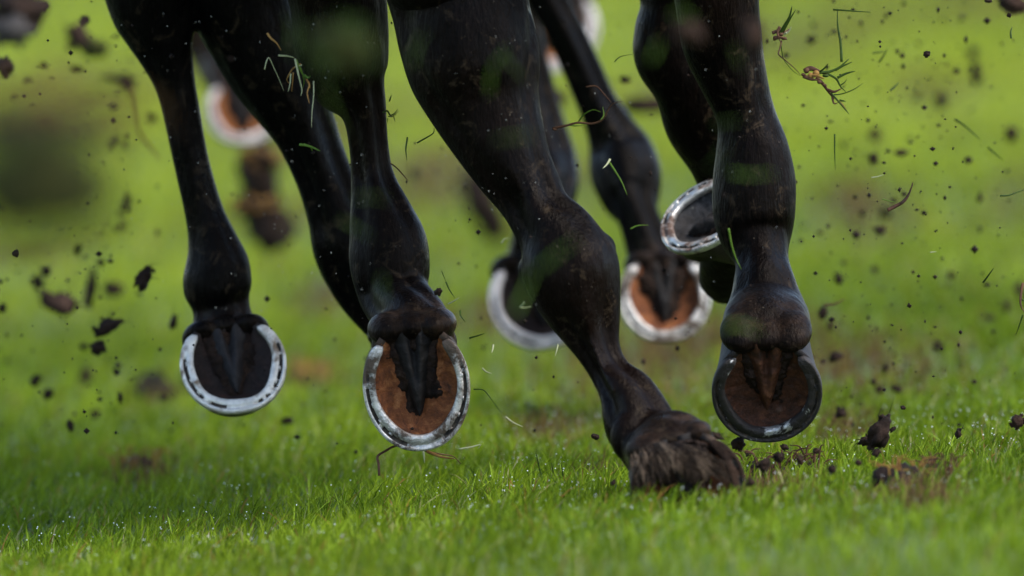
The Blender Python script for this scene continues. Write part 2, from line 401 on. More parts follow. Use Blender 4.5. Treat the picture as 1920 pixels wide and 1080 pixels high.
# ------------------------------------------------------------------ hooves
M_ = None
HW, HL = .0635, .067           # half width and half length of the sole
def outline(phi, s=1.0):
    x = HW*math.copysign(abs(math.sin(phi))**.92, math.sin(phi))*s
    y = HL*math.cos(phi)*s
    if y < 0: x *= 1-.10*(y/HL)**2
    return x, y
def hoof_frame(c, nrm_out, toe, ln=1.0):
    nn = nrm(nrm_out); t = np.array(toe, float); t = nrm(t-nn*np.dot(t, nn)); xx = np.cross(t, -nn)
    return np.array(c, float), np.stack([xx, t*ln, -nn])     # local (x, y, z) @ frame
def loc(F, p): return F[0]+np.asarray(p, float)@F[1]
def hoof_meshes(F, horse, mats, scale=1.0, dmg=0, label=None, mud=.8):
    mh, ms, mf, mm = mats
    # wall
    k = 64; R = []
    for fz in np.linspace(0, 1, 10):
        ring = []
        for j in range(k):
            phi = 2*math.pi*j/k; x, y = outline(phi)
            zc = .041+.034*(.5+.5*math.cos(phi))
            if math.cos(phi) < -.82: y += .016*(-math.cos(phi)-.82)/.18*(1-.8*fz)     # hollow between the heels
            z = fz*zc+(.026*((-math.cos(phi)-.82)/.18)**.6*(1-fz) if math.cos(phi) < -.82 else 0)
            s = 1-.20*fz-.02*math.sin(fz*math.pi)
            ring.append((x*s*scale, (y*(1-.16*fz)-z*(.22+.50*(.5+.5*math.cos(phi))))*scale, z*scale))
        R.append(ring)
    R = np.array(R)
    # bottom bearing rim turned inwards
    inner = R[0].copy(); inner[:, 0] *= .86; inner[:, 1] = inner[:, 1]*.86-.001; inner2 = inner.copy(); inner2[:, 2] += .027*scale
    top = R[-1].copy(); top[:, :2] = top[:, :2]*.93; top[:, 1] -= .003; top[:, 2] += .004
    A = np.concatenate([[inner2, inner], R, [top]])
    vv, ff = rings(A)
    hoof = obj('hoof', mesh('hoof', loc(F, vv), ff), mh, horse)
    # sole: shallow bowl with grooves beside the frog
    ns, kk = 26, 96; vs = []
    def frogw(y):            # half width of the frog at y, its tip toward the toe
        t = (y+HL*.93)/(HL*.93+.034)
        return (.029*(1-t)**.62*(1-.35*t)+.0008) if 0 <= t <= 1 else 0
    for i in range(ns):
        r = i/(ns-1)*.90
        for j in range(kk):
            phi = 2*math.pi*j/kk; x, y = outline(phi, r)
            if math.cos(phi) < -.82: y += .016*((-math.cos(phi)-.82)/.18)*r
            z = .0160*(1-(r/.9)**3)+(.024*((-math.cos(phi)-.82)/.18)**.6*(r/.9)**2 if math.cos(phi) < -.82 else 0)
            fw = frogw(y)
            if fw > 0:
                e = abs(x)-fw; dep = .011*min(1, (HL*.6-y)/.07)
                z += dep*math.exp(-(e/.0045)**2)
            q = noise.noise(Vector((x*60+dmg*9, y*60, dmg)))+.5*noise.noise(Vector((x*150, y*150, dmg+4)))
            z += q*.0016
            z += .0016*r/.9*noise.noise(Vector((math.cos(phi)*26, math.sin(phi)*26, r*3+dmg)))
            vs.append((x*scale, y*scale, z*scale))
    fs = [(i*kk+j, i*kk+(j+1) % kk, (i+1)*kk+(j+1) % kk, (i+1)*kk+j) for i in range(ns-1) for j in range(kk)]
    obj('sole', mesh('sole', loc(F, vs), fs), ms, hoof)
    # frog: cushion with a cleft
    vs = []; a, b = 40, 21
    for i in range(a):
        y = -HL*.90+(HL*.90+.033)*i/(a-1); fw = frogw(y)*1.04
        for j in range(b):
            u = -1+2*j/(b-1); x = u*fw
            prof = (1-abs(u)**2.4)
            cleft = math.exp(-(u/.20)**2)*max(0, min(1, (.004-y)/.045))
            z = .0150-.0150*prof*(.55+.45*min(1, (a-1-i)/9))+.0150*cleft
            z += .0022*noise.noise(Vector((x*80, y*80, dmg+7)))+.0012*noise.noise(Vector((x*210, y*210, dmg+2)))
            vs.append((x*scale, y*scale, z*scale))
    fs = [(i*b+j, i*b+j+1, (i+1)*b+j+1, (i+1)*b+j) for i in range(a-1) for j in range(b-1)]
    obj('frog', mesh('frog', loc(F, vs), fs), mf, hoof)
    # mud packed round the frog, also painting the dark hollow at the heels
    vs = []; a, b = 90, 80
    for i in range(a):
        for j in range(b):
            y = -HL*.86+(HL*1.62)*i/(a-1); x = -HW*.82+HW*1.64*j/(b-1)
            rr_ = math.hypot(x/HW, y/HL)
            e = abs(x)-frogw(y)
            near = math.exp(-(e/.012)**2)*max(0., min(1., (.042-y)/.05))
            q = noise.noise(Vector((x*45, y*45, dmg*1.7)))+.6*noise.noise(Vector((x*120, y*120, dmg)))+.35*noise.noise(Vector((x*300, y*300, dmg)))
            near = max(near, .95*min(1., max(0., (-.012-y)/.03)))  # heel half covered dark, standing in for shade in the hollow
            z = .0185-mud*.0120*near-.0052*q*(.5+mud)+max(0, rr_-.80)*.12
            vs.append((x*scale, y*scale, z*scale))
    fs = [(i*b+j, i*b+j+1, (i+1)*b+j+1, (i+1)*b+j) for i in range(a-1) for j in range(b-1)]
    fs = [q for q in fs if math.hypot(vs[q[0]][0]/HW/scale, vs[q[0]][1]/HL/scale) < .84]
    obj('mud_and_hollow_shade', mesh('mud_and_hollow_shade', loc(F, vs), fs), M['soil'], hoof)
    # shoe: U-shaped bar with a crease and nail heads
    if mm:
        pm = math.radians(133); ks = 96; G = Geo(); rows = []
        thk = .0088
        for i in range(ks):
            phi = -pm+2*pm*i/(ks-1); x, y = outline(phi, 1.012)
            d = nrm((math.sin(phi)/HW, math.cos(phi)/HL)); d[1] += .0
            if y < 0: d = nrm((d[0], d[1]*.35))
            e = min(i, ks-1-i)
            wdt = .0176*(.76+.24*min(1, e/22.))*(1+.07*math.sin(i*.21+dmg)); th = thk
            capf = 1-.45*max(0, 1-e/3.)**2
            o_ = np.array([x, y]); inn = o_-d*wdt; mid = (o_+inn)/2
            o2 = mid+(o_-mid)*capf; i2 = mid+(inn-mid)*capf
            cr = .0048*min(1, max(0, (e-9)/3.))*(1 if abs(phi) > .30 else .35)*(.2 if noise.noise(Vector((i*.33, dmg*5.1, 0))) > .28 else 1)
            prof = [(0, 0), (.0, .75), (.05, .95), (.12, 1), (.24, 1), (.28, 1-cr/th), (.46, 1-cr/th), (.50, 1), (.88, 1), (.96, .9), (1, .7), (1, 0)]
            row = []
            for (u, h) in prof:
                p2 = o2+(i2-o2)*u
                wob = 1+.12*noise.noise(Vector((p2[0]*70, p2[1]*70, dmg*3.1)))
                row.append((p2[0]*scale, p2[1]*scale, -h*th*wob*scale*capf**.5+.0003))
            rows.append(row)
        vv, ff = rings(np.array(rows)); np_ = 12
        mi = []
        for q in range(len(ff)):
            j = q % np_; mi.append(1 if (j in (4, 5, 6) and noise.noise(Vector(((q//np_)*.33, dmg*5.1, 0))) <= .28 and q < (ks-1)*np_ and 10 < q//np_ < ks-11 and abs(q//np_-ks/2) > 6) else 0)
        G.add(loc(F, vv), ff); G.m = mi
        for sgn in (-1, 1):                      # nail heads sitting in the crease
            for a_ in (38, 56, 74, 96):
                phi = math.radians(a_)*sgn; x, y = outline(phi, 1.012); d = nrm((math.sin(phi)/HW, math.cos(phi)/HL))
                if y < 0: d = nrm((d[0], d[1]*.35))
                c_ = np.array([x, y])-d*.0082; tg = np.array([-d[1], d[0]]); vb = []
                for (uu, vv_) in ((-.0026, -.0013), (.0026, -.0013), (.0026, .0013), (-.0026, .0013)):
                    q_ = c_+tg*uu+d*vv_; vb.append((q_[0]*scale, q_[1]*scale, -.0040))
                for (uu, vv_) in ((-.002, -.0009), (.002, -.0009), (.002, .0009), (-.002, .0009)):
                    q_ = c_+tg*uu+d*vv_; vb.append((q_[0]*scale, q_[1]*scale, -.0083))
                G.add(loc(F, vb), [(4, 5, 6, 7), (0, 1, 5, 4), (1, 2, 6, 5), (2, 3, 7, 6), (3, 0, 4, 7)])
        so_ = obj('horseshoe', G.mesh('horseshoe'), [mm, M['groove']], hoof)
        if label: so_['label'] = label
    return hoof

def make_horse(name, label, legs, coatm, rump, chest, yaw=0, voxel=.0026):
    """legs: dict(st=[(px,py,half,depth[,dfac])], foot=(c, n, toe, mats, scale), hip=(x,y,z))"""
    root = bpy.data.objects.new(name, None); COL.objects.link(root)
    root['label'] = label; root['category'] = 'horse'; root['group'] = 'galloping racehorses'
    G = Geo(); feet = []; heels = []
    for L in legs:
        st = [(*P(s[0], s[1], s[3]), pxm(s[2], s[3]), s[4] if len(s) > 4 else 1.0) for s in L['st']]
        c, nn, toe, mats, sc = L['foot'][:5]
        F = hoof_frame(c, nn, toe, L['foot'][5] if len(L['foot']) > 5 else 1.0)
        K = lambda y, z: loc(F, (0, y*sc, z*sc))
        d = (0, -.60, .80)
        tail = [(*loc(F, np.array((0, -.036, .055))*sc+np.array(d)*.030*sc), .043*sc, .95),
                (*loc(F, np.array((0, -.036, .055))*sc+np.array(d)*.004*sc), .052*sc, .84),
                (*loc(F, np.array((0, -.036, .055))*sc-np.array(d)*.018*sc), .047*sc, .85)]
        vv, ff = limb(st+tail[L.get('skip', 0):], groove=L.get('groove', .17), muscle=.07, seed=L.get('seed', 1)); G.add(vv, ff)
        bs = L.get('bulb', 1.0)*sc; hb = []
        for sx in (-1, 1):                      # heel bulbs
            for (bc, br) in (((sx*.029, -.057, .032), (.0255, .0175, .036)), ((sx*.024, -.050, .060), (.0255, .021, .036))):
                vv, ff = ellipsoid(loc(F, np.array(bc)*sc), np.array(br)*bs, F[1]); G.add(vv, ff); hb.append(loc(F, np.array(bc)*sc))
        vv, ff = ellipsoid(loc(F, np.array((0, -.058, .028))*sc), np.array((.027, .0155, .030))*bs, F[1]); G.add(vv, ff)
        vv, ff = ellipsoid(loc(F, np.array((0, -.042, .072))*sc), np.array((.040, .028, .034))*bs, F[1]); G.add(vv, ff)
        heels.append((hb, L.get('heel', .5)))
        for e in L.get('lumps', ()):
            vv, ff = ellipsoid(P(e[0], e[1], e[3]), (pxm(e[2]), pxm(e[2]), pxm(e[4] if len(e) > 4 else e[2]))); G.add(vv, ff)
        feet.append((F, mats, sc, L))
    # hair, veins
    for L in legs:
        for vn in L.get('veins', ()):
            A = catmull([(*P(q[0], q[1], q[2]), .0035, 1) for q in vn], 6); 
            R = []
            for i in range(len(A)):
                T = nrm(A[min(i+1, len(A)-1), :3]-A[max(i-1, 0), :3]); s1 = nrm(np.cross(T, FWD)); s2 = np.cross(s1, T)
                th = np.linspace(0, 2*math.pi, 8, endpoint=False)
                R.append(A[i, :3]+np.outer(np.cos(th)*.0030, s1)+np.outer(np.sin(th)*.0030, s2))
            vv, ff = rings(np.array(R)); G.add(vv, ff)
    low = remeshed(G, voxel, 18, .5)
    # trunk, upper limbs, neck and head, above the picture
    B = Geo()
    def tube(pts):
        A = catmull(pts, 6); R = []
        for i in range(len(A)):
            T = nrm(A[min(i+1, len(A)-1), :3]-A[max(i-1, 0), :3]); s1 = nrm(np.cross(T, [.9, .1, .3] if abs(T[0]) < .8 else [0, 0, 1])); s2 = np.cross(s1, T)
            th = np.linspace(0, 2*math.pi, 28, endpoint=False)
            R.append(A[i, :3]+np.outer(np.cos(th)*A[i, 3]*A[i, 4], s1)+np.outer(np.sin(th)*A[i, 3], s2))
        vv, ff = rings(np.array(R)); B.add(vv, ff)
    rump, chest = np.array(rump, float), np.array(chest, float); ax = nrm(chest-rump); zz = np.array([0, 0, 1.])
    L0 = np.linalg.norm(chest-rump)
    row = lambda t, dz, r, s=1.0: (*(rump+ax*L0*t+zz*dz), r, s)
    tube([row(-.16, .02, .10), row(-.08, .03, .22), row(.10, .04, .285), row(.4, -.01, .285), row(.7, -.02, .30), row(.95, .0, .26), row(1.12, .05, .16)])
    tube([row(.95, .08, .21), row(1.2, .28, .17), row(1.5, .50, .13), row(1.72, .66, .115)])
    tube([row(1.66, .70, .10), row(1.80, .62, .115), row(1.98, .44, .085), row(2.14, .28, .065), row(2.22, .21, .05)])
    for s_ in (-1, 1):
        sidev = np.cross(ax, zz)*s_*.045
        e0 = rump+ax*L0*1.68+zz*.78+sidev
        tube([(*e0, .028, 1), (*(e0+zz*.07+ax*.01), .026, 1), (*(e0+zz*.15+ax*.03), .006, 1)])
    for L in legs:
        s0, s1 = L['st'][0], L['st'][1]
        a = P(s0[0], s0[1], s0[3]); b = P(s1[0], s1[1], s1[3]); hp = np.array(L['hip'], float); r0 = pxm(s0[2], s0[3])
        mid = (a+hp)/2+np.array(L.get('bend', (0, -.08, 0)))
        tube([(*b, pxm(s1[2], s1[3])*.9, 1), (*a, r0, 1), (*mid, max(.12, r0*1.15), 1), (*hp, .17, 1)])
    if True:     # tail
        t0 = rump-ax*L0*.18+zz*.10
        tube([(*t0, .04, 1), (*(t0-ax*.12+zz*.03), .05, 1), (*(t0-ax*.34-zz*.06), .06, 1), (*(t0-ax*.55-zz*.16), .015, 1)])
    upm = remeshed(B, .02, 8, .5)
    a = bpy.data.objects.new('body', low); COL.objects.link(a)
    # one mesh for the whole body
    va = np.empty(len(low.vertices)*3); low.vertices.foreach_get('co', va); vb = np.empty(len(upm.vertices)*3); upm.vertices.foreach_get('co', vb)
    fa = [tuple(p.vertices) for p in low.polygons]; na = len(va)//3
    fb = [tuple(i+na for i in p.vertices) for p in upm.polygons]
    me = bpy.data.meshes.new('body'); me.from_pydata(np.concatenate([va, vb]).reshape(-1, 3), [], fa+fb); me.shade_smooth()
    co = np.concatenate([va, vb]).reshape(-1, 3); hv = np.zeros(len(co))        # bare, paler skin of the heels
    for hb, k_ in heels:
        for c in hb: hv = np.maximum(hv, k_*np.exp(-(((co-c)**2).sum(1)/.033**2)**1.5))
    at = me.attributes.new('heel', 'FLOAT', 'POINT'); at.data.foreach_set('value', hv.astype(np.float32))
    bpy.data.objects.remove(a)
    obj('body', me, coatm, root)
    for (F, mats, sc, L) in feet:
        hoof_meshes(F, root, mats, sc, L.get('seed', 1), L.get('shoe_label'), L.get('mud', .8))
    for L in legs:
        if not L.get('hair'): continue
        H = Geo(); rr = random.Random(3)
        for i in range(760):
            u = rr.random(); v = rr.random()
            x0, y0 = 1186+u*140+rr.gauss(0, 5), 846-20*math.sin(u*3.1)+v*34; x1 = 1190+u*190+rr.gauss(0, 7); y1 = y0+rr.uniform(18, 60)*(1-.25*v)*(.75+.5*abs(math.sin(u*7.5)))
            d0 = -.395-.012*math.sin(u*3.1)+rr.gauss(0, .004)
            blade_geo(H, [P(x0, y0, d0+.02), P((x0+x1)/2+rr.gauss(0, 3)+3, (y0+y1)/2, d0-.012), P(x1, y1, d0-.018+rr.gauss(0, .008))], rr.uniform(.00025, .0006), 1 if math.sin(u*19)+rr.gauss(0, .6) > .7 else 0)
        obj('fetlock_hair', H.mesh('fetlock_hair'), [M['hair'], M['hair_pale']], root)
    return root

# near horse (planted left fore, both hinds, folded right fore)
make_horse('horse', 'dark bay racehorse on the right with one foreleg planted in the turf', [
    dict(st=[(610, -130, 110, .16), (634, 0, 92, .16), (640, 80, 90, .17), (655, 150, 76, .17), (681, 205, 45, .17), (691, 270, 37.5, .17), (699, 335, 42, .17),
             (714, 400, 60, .165), (727, 455, 74, .16), (732, 505, 75, .155), (740, 555, 66, .15)],
         foot=(P(781, 722, .0), (-.02, -.985, -.10), (.09, .0, -1), (M['horn_muddy'], M['sole_orange'], M['frog'], M['alu_dirty']), .98, 1.17),
         hip=(-.02, -.30, 1.15), seed=1, heel=1.),
    dict(st=[(1335, -130, 95, .16), (1345, 0, 80, .16), (1355, 80, 76, .17), (1376, 150, 64, .17), (1398, 215, 56, .17), (1410, 275, 68, .17), (1414, 335, 78, .17),
             (1414, 395, 78, .165), (1418, 440, 70, .16), (1428, 485, 51, .14), (1433, 530, 59, .12), (1436, 570, 72, .11), (1437, 605, 83, .085)],
         foot=(P(1438, 730, .0), (0, -.84, -.54), (.02, 0, -1), (M['horn_black'], M['sole_rust'], M['sole_rust'], M['alu_muddy']), 1.01, 1.06),
         hip=(.26, -.30, 1.15), seed=2, skip=1, shoe_label='horseshoe caked in dark mud, bare metal only at its heels', groove=.05),
    dict(st=[(835, -150, 155, -.05), (862, 0, 132, -.06), (876, 70, 130, -.07), (893, 140, 124, -.08), (915, 210, 102, -.09), (955, 300, 79, -.11), (990, 360, 66, -.12), (1012, 400, 62, -.13), (1045, 445, 76, -.14),
             (1068, 500, 92, -.15), (1085, 553, 83, -.155), (1103, 605, 64, -.16), (1124, 660, 42, -.17), (1147, 702, 39, -.18), (1177, 742, 55, -.20), (1199, 795, 67, -.215), (1222, 842, 60, -.22)],
         foot=(P(1290, 918, -.38), (.14, -.96, .05), (.28, .1, -1), (M['horn_muddy'], M['sole_orange'], M['frog'], M['soil_brown']), 1.04, .98),
         hip=(.10, .62, 1.1), bend=(0, .05, 0), seed=3, groove=.19, skip=1, bulb=.80, heel=1., mud=1.9, hair=1,
         lumps=[(1095, 480, 38, -.165, 60), (1122, 468, 34, -.14, 34), (1000, 505, 30, -.14, 30), (1130, 575, 32, -.155, 40), (1180, 820, 36, -.25, 46), (1232, 808, 30, -.25, 40)],
         veins=[[(1108, 640, -.20), (1128, 690, -.21), (1152, 735, -.235)]]),
    dict(st=[(1255, -130, 85, .36), (1270, 0, 70, .36), (1262, 60, 73, .36), (1264, 105, 75, .36), (1290, 160, 66, .36), (1318, 230, 72, .38), (1348, 300, 58, .40), (1365, 360, 50, .42), (1385, 430, 48, .44), (1384, 490, 56, .45), (1360, 522, 50, .44)],
         foot=(P(1325, 408, .33), (-.46, -.58, .67), (-.85, .2, -.48), (M['horn_black'], M['sole_grey'], M['frog_grey'], M['alu_scratched']), .88),
         hip=(.34, .60, 1.1), bend=(0, .05, 0), seed=4, groove=.0, bulb=.35, skip=2),
], M['bay'], (.12, -.45, 1.22), (.22, .85, 1.20))

make_horse('horse', 'black racehorse on the left with a clean white shoe on its trailing hind hoof', [
    dict(st=[(275, -130, 112, .42), (285, 0, 86, .42), (298, 55, 70, .42), (312, 105, 51, .42), (326, 150, 40, .42), (338, 200, 36, .42), (358, 300, 34, .42), (382, 395, 37, .42),
             (398, 450, 47, .42), (407, 495, 61, .42), (408, 540, 65, .42), (416, 585, 54, .42)],
         foot=(P(437, 684, .33), (.02, -.86, .50), (.14, 0, -1), (M['horn_black'], M['sole_dark'], M['frog_grey'], M['alu_clean']), 1.0),
         hip=(-.46, .0, 1.2), seed=5, groove=.06, skip=1, shoe_label='clean bright horseshoe with a pale worn face'),
    dict(st=[(420, -130, 120, .44), (452, 0, 100, .44), (478, 60, 94, .44), (512, 130, 86, .44), (545, 190, 74, .44), (575, 250, 60, .44), (607, 330, 54, .44), (634, 400, 60, .44), (652, 450, 70, .44), (672, 500, 70, .44), (694, 550, 60, .44)],
         foot=(P(768, 700, .36), (.0, -.95, .05), (.12, 0, -1), (M['horn_black'], M['sole_dark'], M['frog'], M['alu_dirty']), .86),
         hip=(-.18, .0, 1.2), seed=6),
    dict(st=[(900, -130, 60, 1.6), (955, 0, 48, 1.6), (985, 120, 44, 1.58), (1010, 220, 46, 1.56), (1026, 300, 56, 1.54), (1028, 350, 57, 1.5), (1018, 400, 45, 1.46)],
         foot=(P(1012, 560, 1.4), (-.05, -.93, .35), (.22, 0, -1), (M['horn_black'], M['sole_dark'], M['frog'], M['alu_pale']), 1.04),
         hip=(-.06, 1.35, 1.15), bend=(0, .05, 0), seed=7),
    dict(st=[(965, -130, 52, 1.36), (1028, 0, 38, 1.36), (1060, 60, 36, 1.36), (1090, 125, 37, 1.36), (1118, 190, 38, 1.36), (1143, 240, 46, 1.36), (1163, 285, 62, 1.36), (1175, 330, 67, 1.34), (1184, 372, 56, 1.32), (1198, 410, 40, 1.30)],
         foot=(P(1246, 556, 1.2), (0.02, -.93, .36), (.02, 0, -1), (M['horn_grey'], M['sole_orange'], M['frog'], M['alu_dirty']), .93),
         hip=(.14, 1.35, 1.15), bend=(0, .05, 0), seed=8, heel=.9, mud=1.2),
], M['black'], (-.32, -.05, 1.28), (.04, 1.5, 1.20))

make_horse('horse', 'brown racehorse farthest back, out of focus, with pale shoes and orange soles', [
    dict(st=[(290, -130, 80, 3.0), (345, 0, 56, 3.0), (378, 60, 46, 3.0), (405, 110, 48, 3.0), (425, 145, 46, 2.95)],
         foot=(P(455, 208, 2.85), (.05, -.84, .5), (.05, 0, -1), (M['horn_black'], M['sole_bright'], M['frog'], M['alu_pale']), .84),
         hip=(-.55, 2.6, 1.3), seed=9),
    dict(st=[(980, -330, 90, 3.05), (1010, -220, 60, 3.0), (1020, -140, 48, 3.0), (1030, -70, 50, 2.98)],
         foot=(P(1040, 52, 2.85), (.0, -.93, .3), (-.12, 0, -1), (M['horn_grey'], M['sole_bright'], M['frog'], M['alu_pale']), 1.0),
         hip=(-.15, 2.6, 1.3), seed=10),
    dict(st=[(700, -420, 90, 4.2), (720, -300, 60, 4.2), (725, -250, 50, 4.2)],
         foot=(P(735, -170, 4.1), (0, -.8, .6), (0, 0, -1), (M['horn_grey'], M['sole_orange'], M['frog'], M['alu_pale']), 1.0),
         hip=(-.35, 4.1, 1.25), bend=(0, .05, 0), seed=11),
    dict(st=[(860, -420, 90, 4.2), (850, -300, 60, 4.2), (845, -250, 50, 4.2)],
         foot=(P(835, -170, 4.1), (0, -.8, .6), (0, 0, -1), (M['horn_grey'], M['sole_orange'], M['frog'], M['alu_pale']), 1.0),
         hip=(-.15, 4.1, 1.25), bend=(0, .05, 0), seed=12),
], M['brown'], (-.35, 2.5, 1.36), (-.25, 4.2, 1.30), voxel=.008)

# ------------------------------------------------------------------ flung turf and soil
def clod_mesh(rx, ry, rz, seed, rough=.45, sub=3):
    import bmesh
    bm = bmesh.new(); bmesh.ops.create_icosphere(bm, subdivisions=sub, radius=1)
    for v in bm.verts:
        p = v.co.copy(); d = noise.noise(p*1.1+Vector((seed*3.7, 0, 0)))*rough*1.3+noise.noise(p*2.7+Vector((0, seed*2.3, 0)))*rough*.8+noise.noise(p*5+Vector((0, 0, seed)))*rough*.55+noise.noise(p*11+Vector((seed, 0, seed)))*rough*.3
        q = p*(1+d); v.co = (q.x*rx, q.y*ry, q.z*rz)
    me = bpy.data.meshes.new('clod'); bm.to_mesh(me); bm.free(); me.shade_smooth(); return me
CS = [0]
def clod(px, py, rx, ry, d, m, label, rot=0, cat='soil clod', name='soil_clod', rough=.42, group='clods of soil in the air'):
    CS[0] += 1
    if d >= .15: d = d*2.2+.3; rx *= .9; ry *= .9
    while d > -.5:
        q = P(px, py+ry, d)
        if q[2] > float(gz(q[0], q[1]))+.03: break
        d -= .05
    me = clod_mesh(pxm(rx, d), pxm((rx+ry)*.42, d), pxm(ry, d), CS[0], rough)
    if max(rx, ry) > 8:                    # crumbs clinging to the clod
        G = Geo(); co = np.empty(len(me.vertices)*3); me.vertices.foreach_get('co', co); G.add(co.reshape(-1, 3), [tuple(q.vertices) for q in me.polygons])
        rr = random.Random(CS[0]); A, Bz = pxm(rx, d), pxm(ry, d)
        for _ in range(5):
            a_ = rr.uniform(0, 6.28); k_ = rr.uniform(.75, 1.25); q_ = clod_mesh(*[min(A, Bz)*rr.uniform(.15, .42) for _ in range(3)], CS[0]+_, .5, 2)
            co = np.empty(len(q_.vertices)*3); q_.vertices.foreach_get('co', co)
            G.add(co.reshape(-1, 3)+np.array([math.cos(a_)*A*k_, rr.uniform(-.3, .3)*A, math.sin(a_)*Bz*k_]), [tuple(z.vertices) for z in q_.polygons]); bpy.data.meshes.remove(q_)
        if rr.random() < .5:
            for _ in range(3):
                a_ = rr.uniform(0, 6.28); e_ = np.array([math.cos(a_)*A, 0, math.sin(a_)*Bz])
                blade_geo(G, [e_*.5, e_*1.3+np.array([0, 0, .002]), e_*rr.uniform(1.5, 2.2)+np.array([rr.uniform(-.005, .005), 0, rr.uniform(-.005, .005)])], .0005)
        bpy.data.meshes.remove(me); me = G.mesh('clod')
    o = obj(name, me, M[m], None, P(px, py, d)); o.rotation_euler = (0, math.radians(rot), 0)
    tag(o, label, cat, group); return o
def sprig(name, label, d, strands, mats, cat='grass sprig', group='bits of grass in the air', knots=()):
    """strands: (list of px points, half width px, material index)"""
    G = Geo(); c = P(*strands[0][0][0], d)
    for pts, w_, mi in strands:
        k = RNG.uniform(-.008, .008); 
        blade_geo(G, [P(x, y, d+k*i) - c for i, (x, y) in enumerate(pts)], pxm(w_, d), mi)
    for (x, y, r, mi) in knots:
        vv, ff = ellipsoid(P(x, y, d)-c, (pxm(r)*random.uniform(.8, 1.3), pxm(r), pxm(r)*random.uniform(.6, 1.1)), None, 9); G.add(vv, ff, mi)
    o = obj(name, G.mesh(name), [M[k] for k in mats], None, c)
    return tag(o, label, cat, group)

